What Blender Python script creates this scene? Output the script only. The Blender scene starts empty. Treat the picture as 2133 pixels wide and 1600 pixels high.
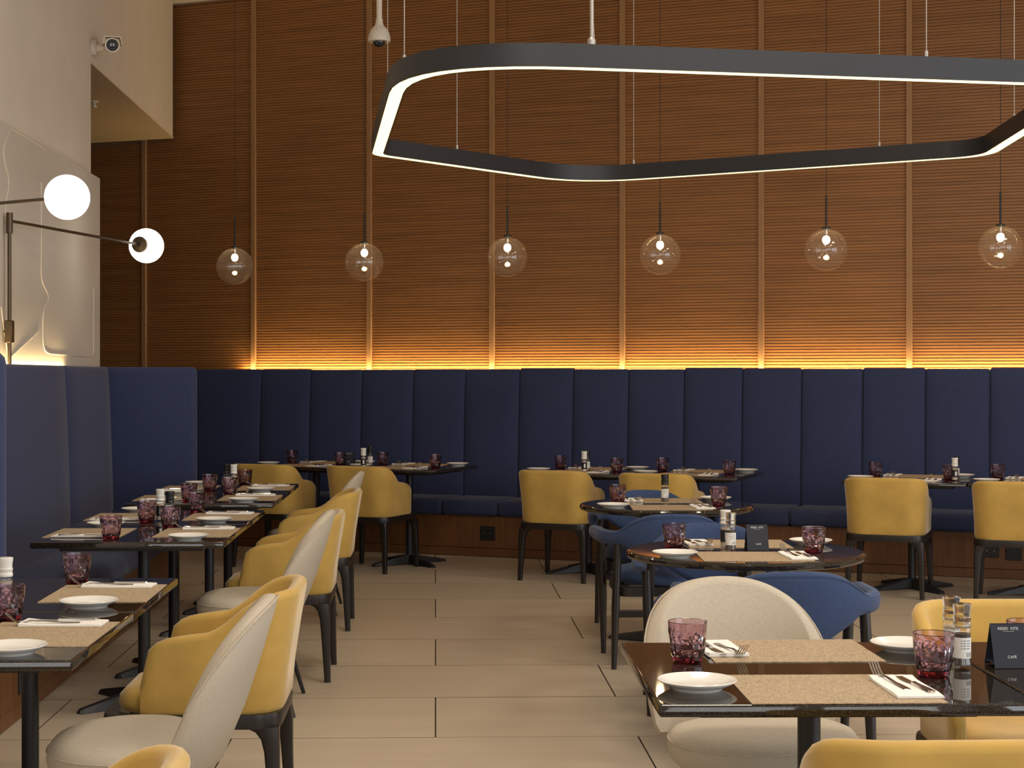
import bpy, bmesh, math, random
from mathutils import Vector, Matrix
random.seed(7)
SC = bpy.context.scene
COL = SC.collection
PI = math.pi
R = math.radians

# ------------------------------------------------------------------ camera
F = 3400.0
CX, CY, EYE = 1005.0, 785.0, 1.42
cam_d = bpy.data.cameras.new('camera')
cam = bpy.data.objects.new('camera', cam_d)
COL.objects.link(cam)
cam.location = (0, 0, EYE)
cam.rotation_euler = (PI / 2, 0, 0)
cam_d.sensor_width = 36.0
cam_d.lens = F / 2133.0 * 36.0
cam_d.shift_x = (1066.5 - CX) / 2133.0
cam_d.shift_y = (CY - 800.0) / 2133.0
cam_d.clip_end = 100
SC.camera = cam

# ------------------------------------------------------------------ world, daylight, exposure
W = bpy.data.worlds.new('world')
SC.world = W
W.use_nodes = True
bg = W.node_tree.nodes['Background']
bg.inputs[0].default_value = (0.62, 0.76, 1.0, 1)
bg.inputs[1].default_value = 0.3

def area(name, loc, rot, sx, sy, power, color):
    d = bpy.data.lights.new(name, 'AREA')
    d.shape = 'RECTANGLE'
    d.size, d.size_y = sx, sy
    d.energy = power
    d.color = color
    o = bpy.data.objects.new(name, d)
    o.location = loc
    o.rotation_euler = rot
    COL.objects.link(o)
    return o

DAY = (0.86, 0.93, 1.0)
# daylight through the windows of the right-hand wall and of the wall behind the camera
for wy, wp in ((-2.6, 120), (1.2, 120), (5.0, 80)):
    area('window_daylight', (7.35, wy, 2.0), (0, PI / 2, 0), 3.0, 3.2, wp, DAY)
for wx in (-0.2, 4.0):
    area('window_daylight', (wx, -5.35, 2.2), (PI / 2, 0, 0), 3.4, 3.0, 85, (1.0, 0.97, 0.93))
# warm ceiling panels above the dining room, out of frame
for lx, ly, lp in ((0.4, 2.4, 60), (3.4, 2.4, 60), (0.6, 6.0, 55), (4.0, 5.6, 50), (4.2, 8.6, 38)):
    area('ceiling_panel_light', (lx, ly, 4.70), (0, 0, 0), 1.0, 1.0, lp, (1.0, 0.88, 0.73))
SC.view_settings.view_transform = 'Standard'
SC.view_settings.look = 'None'
SC.view_settings.gamma = 1.0
SC.view_settings.use_curve_mapping = False
SC.view_settings.exposure = 0.16
SC.cycles.use_denoising = True
SC.cycles.sample_clamp_indirect = 4.0
SC.cycles.max_bounces = 10
SC.cycles.transparent_max_bounces = 16
SC.cycles.transmission_bounces = 10

# ------------------------------------------------------------------ frames
TA = 0.0288                                   # floor tiles and left wall are turned this much
def TU(u, v, z=0.0):                          # tile frame -> world
    return Vector((u * math.cos(TA) - v * math.sin(TA), u * math.sin(TA) + v * math.cos(TA), z))
WA = R(-21.4)                                 # the panelled back wall
D1 = Vector((math.cos(WA), math.sin(WA), 0))  # along the wall, to the right
NB = Vector((-D1.y, D1.x, 0))                 # away from the camera
B0 = Vector((-1.037, 13.30, 0))               # a point at the foot of the back banquette
def BW(s, n, z=0.0):                          # wall frame -> world
    return B0 + D1 * s + NB * n + Vector((0, 0, z))
def px_s(px, n):                              # distance along the wall of the plane point seen at picture column px
    a = (px - CX) / F
    o = B0 + NB * n
    # o.x + s*D1.x = a*(o.y + s*D1.y)
    return (a * o.y - o.x) / (D1.x - a * D1.y)
def at_h(px, py, z):                          # point of height z seen at a picture position
    y = (EYE - z) * F / (py - CY)
    return Vector(((px - CX) / F * y, y, z))

# ------------------------------------------------------------------ materials
def nodes(name):
    m = bpy.data.materials.new(name)
    m.use_nodes = True
    nt = m.node_tree
    return m, nt, nt.nodes['Principled BSDF']

def mat(name, col, rough=0.5, metal=0.0, var=0.0, scale=30.0, stretch=(1, 1, 1), bump=0.0, bscale=None, spec=0.5,
        sheen=0.0, coat=0.0, rand=0.0, detail=4.0, low=None):
    m, nt, b = nodes(name)
    b.inputs['Roughness'].default_value = rough
    b.inputs['Metallic'].default_value = metal
    b.inputs['Specular IOR Level'].default_value = spec
    b.inputs['Sheen Weight'].default_value = sheen
    b.inputs['Sheen Roughness'].default_value = 0.4
    b.inputs['Coat Weight'].default_value = coat
    c = (*col, 1)
    b.inputs['Base Color'].default_value = c
    if var or bump or rand:
        tc = nt.nodes.new('ShaderNodeTexCoord')
        mp = nt.nodes.new('ShaderNodeMapping')
        mp.inputs['Scale'].default_value = stretch
        nt.links.new(tc.outputs['Object'], mp.inputs[0])
        src = mp.outputs[0]
        if rand:
            oi = nt.nodes.new('ShaderNodeObjectInfo')
            ad = nt.nodes.new('ShaderNodeVectorMath'); ad.operation = 'MULTIPLY_ADD'
            ad.inputs[1].default_value = (1, 1, 1)
            sc = nt.nodes.new('ShaderNodeVectorMath'); sc.operation = 'SCALE'
            sc.inputs[0].default_value = (17, 31, 23)
            nt.links.new(oi.outputs['Random'], sc.inputs['Scale'])
            nt.links.new(src, ad.inputs[0]); nt.links.new(sc.outputs[0], ad.inputs[2])
            src = ad.outputs[0]
        nz = nt.nodes.new('ShaderNodeTexNoise')
        nz.inputs['Scale'].default_value = scale
        nz.inputs['Detail'].default_value = detail
        nt.links.new(src, nz.inputs['Vector'])
        if var or rand:
            rp = nt.nodes.new('ShaderNodeValToRGB')
            lo = low if low else tuple(x * (1 - var) for x in col)
            rp.color_ramp.elements[0].position = 0.3
            rp.color_ramp.elements[1].position = 0.7
            rp.color_ramp.elements[0].color = (*lo, 1)
            rp.color_ramp.elements[1].color = (*[min(1, x * (1 + var * 0.6)) for x in col], 1)
            nt.links.new(nz.outputs['Fac'], rp.inputs[0])
            out = rp.outputs[0]
            if rand:
                hs = nt.nodes.new('ShaderNodeHueSaturation')
                mr = nt.nodes.new('ShaderNodeMapRange')
                mr.inputs['To Min'].default_value = 1 - rand
                mr.inputs['To Max'].default_value = 1 + rand
                nt.links.new(oi.outputs['Random'], mr.inputs[0])
                nt.links.new(mr.outputs[0], hs.inputs['Value'])
                nt.links.new(out, hs.inputs['Color'])
                out = hs.outputs[0]
            nt.links.new(out, b.inputs['Base Color'])
        if bump:
            n2 = nz
            if bscale:
                n2 = nt.nodes.new('ShaderNodeTexNoise')
                n2.inputs['Scale'].default_value = bscale
                n2.inputs['Detail'].default_value = 2
                nt.links.new(mp.outputs[0], n2.inputs['Vector'])
            bp = nt.nodes.new('ShaderNodeBump')
            bp.inputs['Strength'].default_value = bump
            bp.inputs['Distance'].default_value = 0.002
            nt.links.new(n2.outputs['Fac'], bp.inputs['Height'])
            nt.links.new(bp.outputs[0], b.inputs['Normal'])
    return m

def emis(name, col, s):
    m, nt, b = nodes(name)
    b.inputs['Base Color'].default_value = (*col, 1)
    b.inputs['Emission Color'].default_value = (*col, 1)
    b.inputs['Emission Strength'].default_value = s
    return m

def weave(name, c1, c2, scale, rough=0.8, bump=0.3):
    m, nt, b = nodes(name)
    b.inputs['Roughness'].default_value = rough
    tc = nt.nodes.new('ShaderNodeTexCoord')
    outs = []
    for k, (sx, sy) in enumerate(((1, 0.16), (0.16, 1))):
        mp = nt.nodes.new('ShaderNodeMapping')
        mp.inputs['Scale'].default_value = (sx, sy, (sx + sy) / 2)
        nt.links.new(tc.outputs['Object'], mp.inputs[0])
        nz = nt.nodes.new('ShaderNodeTexNoise')
        nz.inputs['Scale'].default_value = scale
        nz.inputs['Detail'].default_value = 1
        nt.links.new(mp.outputs[0], nz.inputs['Vector'])
        outs.append(nz.outputs['Fac'])
    mx = nt.nodes.new('ShaderNodeMath'); mx.operation = 'ADD'
    nt.links.new(outs[0], mx.inputs[0]); nt.links.new(outs[1], mx.inputs[1])
    rp = nt.nodes.new('ShaderNodeValToRGB')
    hv = nt.nodes.new('ShaderNodeMath'); hv.operation = 'MULTIPLY'; hv.inputs[1].default_value = 0.5
    nt.links.new(mx.outputs[0], hv.inputs[0])
    rp.color_ramp.elements[0].position = 0.38
    rp.color_ramp.elements[1].position = 0.62
    rp.color_ramp.elements[0].color = (*c1, 1)
    rp.color_ramp.elements[1].color = (*c2, 1)
    nt.links.new(hv.outputs[0], rp.inputs[0])
    nt.links.new(rp.outputs[0], b.inputs['Base Color'])
    bp = nt.nodes.new('ShaderNodeBump')
    bp.inputs['Strength'].default_value = bump
    bp.inputs['Distance'].default_value = 0.001
    nt.links.new(hv.outputs[0], bp.inputs['Height'])
    nt.links.new(bp.outputs[0], b.inputs['Normal'])
    return m

def thin_glass(name, tint, refl=0.9, haze=0.0):
    m = bpy.data.materials.new(name)
    m.use_nodes = True
    nt = m.node_tree
    nt.nodes.clear()
    out = nt.nodes.new('ShaderNodeOutputMaterial')
    tr = nt.nodes.new('ShaderNodeBsdfTransparent')
    tr.inputs[0].default_value = (*tint, 1)
    gl = nt.nodes.new('ShaderNodeBsdfGlossy')
    gl.inputs['Roughness'].default_value = 0.0
    gl.inputs['Color'].default_value = (refl, refl, refl, 1)
    lw = nt.nodes.new('ShaderNodeLayerWeight')
    lw.inputs['Blend'].default_value = 0.5
    pw = nt.nodes.new('ShaderNodeMath'); pw.operation = 'POWER'; pw.inputs[1].default_value = 4.0
    nt.links.new(lw.outputs['Facing'], pw.inputs[0])
    fr = nt.nodes.new('ShaderNodeMath'); fr.operation = 'MULTIPLY_ADD'
    fr.inputs[1].default_value = 0.70; fr.inputs[2].default_value = 0.075
    nt.links.new(pw.outputs[0], fr.inputs[0])
    mx = nt.nodes.new('ShaderNodeMixShader')
    nt.links.new(fr.outputs[0], mx.inputs[0])
    nt.links.new(tr.outputs[0], mx.inputs[1])
    nt.links.new(gl.outputs[0], mx.inputs[2])
    last = mx.outputs[0]
    if haze:
        tl = nt.nodes.new('ShaderNodeBsdfTranslucent')
        tl.inputs[0].default_value = (0.9, 0.85, 0.8, 1)
        m2 = nt.nodes.new('ShaderNodeMixShader')
        m2.inputs[0].default_value = haze
        nt.links.new(last, m2.inputs[1]); nt.links.new(tl.outputs[0], m2.inputs[2])
        last = m2.outputs[0]
    nt.links.new(last, out.inputs[0])
    return m

def glass(name, col, rough=0.0, ior=1.45):
    m, nt, b = nodes(name)
    b.inputs['Base Color'].default_value = (*col, 1)
    b.inputs['Transmission Weight'].default_value = 1.0
    b.inputs['Roughness'].default_value = rough
    b.inputs['IOR'].default_value = ior
    return m

M = {}
M['plaster'] = mat('plaster', (0.66, 0.59, 0.50), 0.9, var=0.03, scale=3)
M['ceiling'] = mat('ceiling_paint', (0.70, 0.64, 0.56), 0.9, var=0.03, scale=3)
M['soffit'] = mat('soffit_paint', (0.62, 0.50, 0.33), 0.9, var=0.03, scale=3)
M['relief'] = mat('relief_panel_paint', (0.55, 0.50, 0.43), 0.6, var=0.04, scale=2)
M['tile'] = mat('floor_tile', (0.48, 0.40, 0.305), 0.38, var=0.06, scale=2.2, stretch=(0.55, 5.0, 1), rand=0.05, detail=8)
M['grout'] = mat('grout', (0.10, 0.065, 0.04), 0.9, var=0.1, scale=8)
M['wood'] = mat('wall_wood', (0.265, 0.112, 0.032), 0.5, var=0.20, scale=3.0, stretch=(0.5, 1, 9), rand=0.08, detail=9)
M['batten'] = mat('batten_wood', (0.31, 0.165, 0.072), 0.5, var=0.12, scale=8, stretch=(9, 9, 0.6))
M['basewood'] = mat('base_wood', (0.15, 0.060, 0.019), 0.45, var=0.25, scale=5, stretch=(9, 9, 0.5), detail=8)
M['navy'] = mat('navy_fabric', (0.025, 0.036, 0.100), 0.85, var=0.14, scale=60, bump=0.25, bscale=500, sheen=0.12)
M['blue'] = mat('blue_fabric', (0.028, 0.054, 0.135), 0.85, var=0.12, scale=70, bump=0.25, bscale=500, sheen=0.12)
M['yellow'] = mat('yellow_velvet', (0.52, 0.325, 0.070), 0.75, var=0.13, scale=9, bump=0.1, bscale=300, sheen=0.45)
M['beige'] = weave('beige_fabric', (0.43, 0.375, 0.295), (0.51, 0.45, 0.36), 600, 0.85, 0.15)
M['piping'] = mat('beige_piping', (0.47, 0.40, 0.31), 0.8, var=0.1, scale=80)
M['darkwood'] = mat('dark_wood', (0.013, 0.009, 0.008), 0.36, var=0.25, scale=10, stretch=(6, 6, 0.6))
M['metal'] = mat('black_metal', (0.012, 0.012, 0.015), 0.42, metal=0.0, var=0.1, scale=40)
M['bronze'] = mat('bronze_metal', (0.10, 0.075, 0.05), 0.4, metal=0.8, var=0.05, scale=40)
M['housing'] = mat('anodised_housing', (0.030, 0.031, 0.036), 0.40, metal=0.3, var=0.05, scale=20)
M['steel'] = mat('steel', (0.62, 0.58, 0.53), 0.18, metal=1.0, var=0.03, scale=30)
M['cable'] = mat('steel_cable', (0.45, 0.42, 0.38), 0.4, metal=0.8, var=0.03, scale=30)
M['china'] = mat('white_china', (0.80, 0.78, 0.73), 0.12, var=0.01, scale=5)
M['paper'] = mat('napkin_paper', (0.84, 0.82, 0.78), 0.9, var=0.02, scale=60)
M['mat'] = weave('placemat_weave', (0.27, 0.195, 0.115), (0.50, 0.38, 0.25), 520, 0.75, 0.4)
M['tumbler'] = glass('mauve_glass', (0.74, 0.56, 0.61))
M['tumbler_base'] = glass('deep_red_glass', (0.32, 0.035, 0.06))
M['clearcap'] = glass('clear_cap_plastic_see_through', (0.93, 0.92, 0.88), 0.18, 1.25)
M['clear'] = thin_glass('clear_jar_glass', (0.93, 0.94, 0.93))
M['globe'] = thin_glass('smoky_globe_glass', (0.95, 0.92, 0.89), haze=0.035)
M['bulb'] = emis('bulb_glow', (1.0, 0.74, 0.42), 40)
M['opal'] = emis('opal_glow', (1.0, 0.92, 0.80), 5.0)
M['diffuser'] = emis('ring_diffuser', (1.0, 0.83, 0.40), 2.0)
M['led'] = emis('led_strip', (1.0, 0.72, 0.32), 12)
M['blackplastic'] = mat('black_plastic', (0.015, 0.015, 0.016), 0.35, var=0.05, scale=30)
M['whiteplastic'] = mat('white_plastic', (0.72, 0.66, 0.58), 0.4, var=0.03, scale=30)
M['capplastic'] = mat('clear_cap_plastic', (0.78, 0.76, 0.70), 0.25, var=0.04, scale=60)
M['label'] = mat('white_label', (0.75, 0.73, 0.69), 0.6, var=0.03, scale=40)
M['ink'] = mat('label_ink', (0.08, 0.08, 0.09), 0.7, var=0.02, scale=40)
M['salt'] = mat('salt_crystals', (0.62, 0.50, 0.38), 0.7, var=0.4, scale=220)
M['pepper'] = mat('peppercorns', (0.075, 0.055, 0.042), 0.7, var=0.7, scale=240)
M['card'] = mat('navy_card', (0.012, 0.015, 0.026), 0.7, var=0.04, scale=40)
M['print'] = mat('silver_print', (0.62, 0.62, 0.60), 0.6, var=0.03, scale=40)
M['lens'] = mat('camera_lens', (0.01, 0.012, 0.02), 0.05, var=0.02, scale=40, coat=0.5)

def granite():
    m, nt, b = nodes('polished_granite')
    tc = nt.nodes.new('ShaderNodeTexCoord')
    nz = nt.nodes.new('ShaderNodeTexNoise'); nz.inputs['Scale'].default_value = 420; nz.inputs['Detail'].default_value = 3
    nt.links.new(tc.outputs['Object'], nz.inputs['Vector'])
    rp = nt.nodes.new('ShaderNodeValToRGB')
    rp.color_ramp.elements[0].position = 0.52; rp.color_ramp.elements[0].color = (0.010, 0.008, 0.007, 1)
    rp.color_ramp.elements[1].position = 0.72; rp.color_ramp.elements[1].color = (0.11, 0.08, 0.05, 1)
    nt.links.new(nz.outputs['Fac'], rp.inputs[0])
    nt.links.new(rp.outputs[0], b.inputs['Base Color'])
    b.inputs['Roughness'].default_value = 0.04
    b.inputs['IOR'].default_value = 1.6
    bp = nt.nodes.new('ShaderNodeBump'); bp.inputs['Strength'].default_value = 0.012; bp.inputs['Distance'].default_value = 0.0004
    nt.links.new(nz.outputs['Fac'], bp.inputs['Height'])
    nt.links.new(bp.outputs[0], b.inputs['Normal'])
    return m
M['granite'] = granite()

# ------------------------------------------------------------------ mesh helpers
def link_mesh(name, bm, m, parent=None, smooth=True, angle=38):
    bmesh.ops.recalc_face_normals(bm, faces=bm.faces[:])
    if smooth:
        lim = R(angle)
        for f in bm.faces:
            f.smooth = True
        for e in bm.edges:
            e.smooth = not (len(e.link_faces) == 2 and e.calc_face_angle(0) > lim)
    me = bpy.data.meshes.new(name)
    bm.to_mesh(me)
    bm.free()
    for x in (m if isinstance(m, (list, tuple)) else [m]):
        me.materials.append(x)
    o = bpy.data.objects.new(name, me)
    COL.objects.link(o)
    if parent is not None:
        o.parent = parent
    return o

def B():
    return bmesh.new()

def box(bm, c, s, rz=0.0, bevel=0.0, seg=2, mtx=None):
    r = bmesh.ops.create_cube(bm, size=1.0)
    vs = r['verts']
    bmesh.ops.scale(bm, verts=vs, vec=s)
    if bevel:
        es = list({e for v in vs for e in v.link_edges})
        rb = bmesh.ops.bevel(bm, geom=es, offset=bevel, segments=seg, affect='EDGES', profile=0.5)
        vs = list({v for f in rb['faces'] for v in f.verts} | {v for v in vs if v.is_valid})
    mt = Matrix.Translation(Vector(c)) @ Matrix.Rotation(rz, 4, 'Z')
    if mtx is not None:
        mt = mtx @ mt
    bmesh.ops.transform(bm, verts=vs, matrix=mt)
    return bm

def loft(bm, rings, cap=True, closed=False):
    vr = [[bm.verts.new(p) for p in r] for r in rings]
    n = len(vr[0])
    k = len(vr)
    for i in range(k if closed else k - 1):
        a, b = vr[i], vr[(i + 1) % k]
        for j in range(n):
            try:
                bm.faces.new((a[j], a[(j + 1) % n], b[(j + 1) % n], b[j]))
            except ValueError:
                pass
    if cap and not closed:
        for r in (vr[0], vr[-1]):
            try:
                bm.faces.new(r)
            except ValueError:
                pass
    return bm

def lathe(bm, prof, seg=32, c=(0, 0, 0), mtx=None):
    """prof: (r, z) from bottom to top; r = 0 makes a pole"""
    rows = []
    for r, z in prof:
        if r < 1e-6:
            rows.append([bm.verts.new((0, 0, z))])
        else:
            rows.append([bm.verts.new((r * math.cos(2 * PI * j / seg), r * math.sin(2 * PI * j / seg), z)) for j in range(seg)])
    for a, b in zip(rows[:-1], rows[1:]):
        for j in range(seg):
            k = (j + 1) % seg
            if len(a) == 1 and len(b) == 1:
                continue
            if len(a) == 1:
                bm.faces.new((a[0], b[k], b[j]))
            elif len(b) == 1:
                bm.faces.new((a[j], a[k], b[0]))
            else:
                bm.faces.new((a[j], a[k], b[k], b[j]))
    mt = Matrix.Translation(Vector(c))
    if mtx is not None:
        mt = mtx
    vs = [v for r in rows for v in r]
    bmesh.ops.transform(bm, verts=vs, matrix=mt)
    return bm

def tube(bm, pts, rad, seg=8, cap=True):
    pts = [Vector(p) for p in pts]
    rr = rad if isinstance(rad, (list, tuple)) else [rad] * len(pts)
    rings = []
    up = Vector((0, 0, 1))
    prev = None
    for i, p in enumerate(pts):
        t = (pts[min(i + 1, len(pts) - 1)] - pts[max(i - 1, 0)]).normalized()
        if prev is None:
            a = t.cross(up)
            if a.length < 1e-4:
                a = t.cross(Vector((1, 0, 0)))
        else:
            a = prev - t * prev.dot(t)
        a.normalize()
        prev = a
        b = t.cross(a)
        rings.append([p + (a * math.cos(2 * PI * j / seg) + b * math.sin(2 * PI * j / seg)) * rr[i] for j in range(seg)])
    return loft(bm, rings, cap)

def sphere(bm, c, r, seg=32, rings=16, sz=1.0):
    prof = [(r * math.sin(PI * i / rings), -r * sz * math.cos(PI * i / rings)) for i in range(rings + 1)]
    prof[0] = (0, -r * sz); prof[-1] = (0, r * sz)
    return lathe(bm, prof, seg, c)

def rrect(hx, hy, r, n=5):
    """rounded rectangle outline, counter-clockwise"""
    out = []
    for k, (sx, sy) in enumerate(((1, 1), (-1, 1), (-1, -1), (1, -1))):
        for i in range(n + 1):
            a = PI / 2 * k + PI / 2 * i / n
            out.append((sx * (hx - r) + r * math.cos(a), sy * (hy - r) + r * math.sin(a)))
    return out

def slab(bm, outline, levels):
    """stack of outlines: levels = [(z, scale or inset function value)] ; inset in metres about the centre"""
    rings = []
    for z, ins in levels:
        ring = []
        for x, y in outline:
            l = math.hypot(x, y) or 1
            k = max(0.0, (l - ins) / l)
            ring.append((x * k, y * k, z))
        rings.append(ring)
    return loft(bm, rings, True)

# ------------------------------------------------------------------ things
def thing(name, label, cat, loc=(0, 0, 0), rz=0.0, group=None):
    o = bpy.data.objects.new(name, None)
    o.empty_display_size = 0.1
    COL.objects.link(o)
    o.location = loc
    o.rotation_euler = (0, 0, rz)
    if label: o['label'] = label
    if cat: o['category'] = cat
    if group: o['group'] = group
    return o

def tag(o, label, cat, group=None):
    o['label'] = label
    o['category'] = cat
    if group: o['group'] = group
    return o

def structure(o):
    o['kind'] = 'structure'
    return o

def dup(root, loc, rz, label, group=None):
    r = root.copy()
    COL.objects.link(r)
    r.location = loc
    r.rotation_euler = (0, 0, rz)
    r['label'] = label
    if group: r['group'] = group
    for ch in list(root.children):
        c = ch.copy()
        COL.objects.link(c)
        c.parent = r
        for g in list(ch.children):
            d = g.copy()
            COL.objects.link(d)
            d.parent = c
    return r

PROTO = {}
def place(kind, maker, loc, rz, label, group=None):
    """first call builds the thing, later calls copy it part by part"""
    if kind not in PROTO:
        o = maker()
        PROTO[kind] = o
        o.location = loc
        o.rotation_euler = (0, 0, rz)
        o['label'] = label
        if group: o['group'] = group
        return o
    return dup(PROTO[kind], loc, rz, label, group)

# ================================================================== ROOM SHELL
CEIL = 4.76
U_WALL = -2.34                         # face of the left wall
V_END = 11.16                          # where the left wall stops and the opening begins
HEAD = 3.55                            # underside of the header over the opening
N_WALL = 0.66                          # back wall plane behind the foot of the banquette

# floor with its tiles
fl = B(); box(fl, (2.0, 4.5, -0.06), (18, 26, 0.10))
floor = structure(link_mesh('floor', fl, M['grout'], smooth=False))
V0 = 6.43
tile_mesh = None
for k in range(-6, 12):
    v0 = V0 + 0.8 * k
    off = 0.0 if k % 2 == 0 else 0.8
    for j in range(-3, 5):
        u0 = j * 1.6 + off
        if tile_mesh is None:
            tb = B(); box(tb, (0.8, 0.4, -0.005), (1.6 - 0.006, 0.8 - 0.006, 0.010))
            tb.normal_update()
            for f_ in tb.faces:
                f_.material_index = 0 if f_.normal.z > 0.5 else 1
            t = link_mesh('tile', tb, [M['tile'], M['grout']], floor, smooth=False)
            tile_mesh = t.data
        else:
            t = bpy.data.objects.new('tile', tile_mesh)
            COL.objects.link(t)
            t.parent = floor
        t.location = TU(u0, v0, random.uniform(-0.0006, 0.0))
        t.rotation_euler = (0, 0, TA)

# left wall with the opening at its far end
def prism(name, poly, z0, z1, m, parent=None):
    bm = B()
    lo = [bm.verts.new((x, y, z0)) for x, y in poly]
    hi = [bm.verts.new((x, y, z1)) for x, y in poly]
    n = len(poly)
    for i in range(n):
        bm.faces.new((lo[i], lo[(i + 1) % n], hi[(i + 1) % n], hi[i]))
    bm.faces.new(lo[::-1]); bm.faces.new(hi)
    return link_mesh(name, bm, m, parent, smooth=False)
def tup(*uv):
    return [tuple(TU(u, v)[:2]) for u, v in uv]
wl = structure(prism('wall_left', tup((U_WALL - 0.3, -6), (U_WALL, -6), (U_WALL, V_END), (U_WALL - 0.3, V_END)), -0.01, CEIL, M['plaster']))
prism('header', tup((U_WALL - 0.3, V_END), (U_WALL, V_END), (U_WALL, 14.62), (U_WALL - 0.3, 14.72)), HEAD + 0.012, CEIL, M['plaster'], wl)
so = structure(prism('ceiling_alcove', tup((U_WALL - 3.2, V_END - 3), (U_WALL - 0.3, V_END - 3), (U_WALL - 0.3, V_END), (U_WALL, V_END), (U_WALL, 14.66), (U_WALL - 3.2, 15.9)), HEAD, HEAD + 0.012, M['soffit']))
structure(prism('wall_alcove', tup((U_WALL - 3.4, V_END - 3), (U_WALL - 3.2, V_END - 3), (U_WALL - 3.2, 16.2), (U_WALL - 3.4, 16.2)), -0.01, HEAD + 0.1, M['wood']))
structure(prism('wall_alcove_near', tup((U_WALL - 3.4, V_END - 3.2), (U_WALL - 0.3, V_END - 3.2), (U_WALL - 0.3, V_END - 3), (U_WALL - 3.4, V_END - 3)), -0.01, HEAD + 0.1, M['wood']))
sp = B(); lathe(sp, [(0, -0.05), (0.02, -0.05), (0.02, -0.035), (0.008, -0.03), (0.008, -0.012), (0.035, -0.01), (0.035, 0)], 12)
spk = link_mesh('sprinkler', sp, M['whiteplastic'])
spk.location = (*((197 - CX) / F * 12.6, 12.6), HEAD - 0.0)
spk.location = (-3.0, 12.62, HEAD)
tag(spk, 'small white sprinkler head under the soffit of the left opening', 'sprinkler')

# back wall: backing, ridged panels, battens
wb_b = B(); box(wb_b, (2.0, 0.10, CEIL / 2), (15.0, 0.16, CEIL + 0.02))
wall_back = structure(link_mesh('wall_back', wb_b, M['wood'], smooth=False))
wall_back.location = BW(0, N_WALL)
wall_back.rotation_euler = (0, 0, WA)
bx = [px_s(p, N_WALL) for p in (304, 533, 776, 1032, 1304, 1592, 1895)]
step = (bx[-1] - bx[0]) / 6
s_first = bx[0]
PITCH, GROOVE = 0.0235, 0.0075
def ridged_panel(w, z0, z1):
    """one fluted panel, y = 0 at the wall face, ridges toward -y"""
    bm = B()
    prof = []
    z = z0
    rnd = random.Random(3)
    while z < z1 - PITCH:
        d = rnd.uniform(-0.0008, 0.0008)
        prof += [(-0.018 + d, z + GROOVE), (-0.018 + d, z + PITCH - 0.001), (-0.009, z + PITCH), (-0.009, z + PITCH + GROOVE - 0.001)]
        z += PITCH
    a = [bm.verts.new((-w / 2, y, zz)) for y, zz in prof]
    b = [bm.verts.new((w / 2, y, zz)) for y, zz in prof]
    for i in range(len(prof) - 1):
        bm.faces.new((a[i], b[i], b[i + 1], a[i + 1]))
    # back and sides give it thickness
    c0, c1 = bm.verts.new((-w / 2, 0.018, z0)), bm.verts.new((w / 2, 0.018, z0))
    d0, d1 = bm.verts.new((-w / 2, 0.018, z1)), bm.verts.new((w / 2, 0.018, z1))
    bm.faces.new((a[0], b[0], c1, c0)); bm.faces.new((a[-1], b[-1], d1, d0)); bm.faces.new((c0, c1, d1, d0))
    return bm
PW = step - 0.046
pan = None
for i in range(-2, 8):
    sc_ = s_first + step * (i - 0.5)
    if pan is None:
        pan = link_mesh('wall_panel', ridged_panel(PW, 0.9, CEIL - 0.01), M['wood'], wall_back, smooth=False)
        p_ = pan
    else:
        p_ = bpy.data.objects.new('wall_panel', pan.data)
        COL.objects.link(p_)
        p_.parent = wall_back
    p_.location = (sc_, 0.0, 0)
bat = None
for i in range(-2, 8):
    if bat is None:
        bb = B(); box(bb, (0, -0.012, CEIL / 2 + 0.45), (0.044, 0.056, CEIL - 0.92), bevel=0.002, seg=1)
        bat = link_mesh('batten', bb, M['batten'], wall_back, smooth=False)
        p_ = bat
    else:
        p_ = bpy.data.objects.new('batten', bat.data)
        COL.objects.link(p_)
        p_.parent = wall_back
    p_.location = (s_first + step * i, 0, 0)

# ceiling, right wall with its windows, wall behind the camera
cb = B(); box(cb, (2.0, 4.5, CEIL + 0.06), (18, 26, 0.1))
structure(link_mesh('ceiling', cb, M['ceiling'], smooth=False))
def wall_with_openings(name, length, holes, z0, z1, m):
    """wall along local x from 0, thickness 0.2 in y, with window openings between z0 and z1"""
    bm = B()
    box(bm, (length / 2, 0, z0 / 2), (length, 0.2, z0))
    box(bm, (length / 2, 0, (z1 + CEIL) / 2), (length, 0.2, CEIL - z1))
    x = 0
    for a, b in holes + [(length, length)]:
        if a > x:
            box(bm, ((x + a) / 2, 0, (z0 + z1) / 2), (a - x, 0.2, z1 - z0))
        x = b
    return structure(link_mesh(name, bm, m, smooth=False))
wr = wall_with_openings('wall_right', 18, [(1.8, 5.0), (5.6, 8.8), (9.4, 12.6)], 0.5, 3.5, M['plaster'])
wr.location = (7.5, -6, 0); wr.rotation_euler = (0, 0, PI / 2)
wf = wall_with_openings('wall_front', 14, [(2.6, 6.0), (6.8, 10.2)], 0.7, 3.7, M['plaster'])
wf.location = (-4.5, -5.5, 0)
def window(name, cx, cy, rz, w, z0, z1):
    bm = B()
    h = z1 - z0
    for sx in (-1, 0, 1):
        box(bm, (sx * (w / 2 - 0.03), 0, (z0 + z1) / 2), (0.06, 0.08, h))
    for zz in (z0 + 0.03, z1 - 0.03):
        box(bm, (0, 0, zz), (w, 0.08, 0.06))
    o = structure(link_mesh(name, bm, M['metal'], smooth=False))
    o.location = (cx, cy, 0); o.rotation_euler = (0, 0, rz)
    pb = B(); box(pb, (0, 0, (z0 + z1) / 2), (w - 0.08, 0.008, h - 0.08))
    link_mesh('pane', pb, M['clear'], o, smooth=False)
for i, wy in enumerate((-2.6, 1.2, 5.0)):
    window('window_%d' % (i + 1), 7.52, wy, PI / 2, 3.2, 0.5, 3.5)
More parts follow.
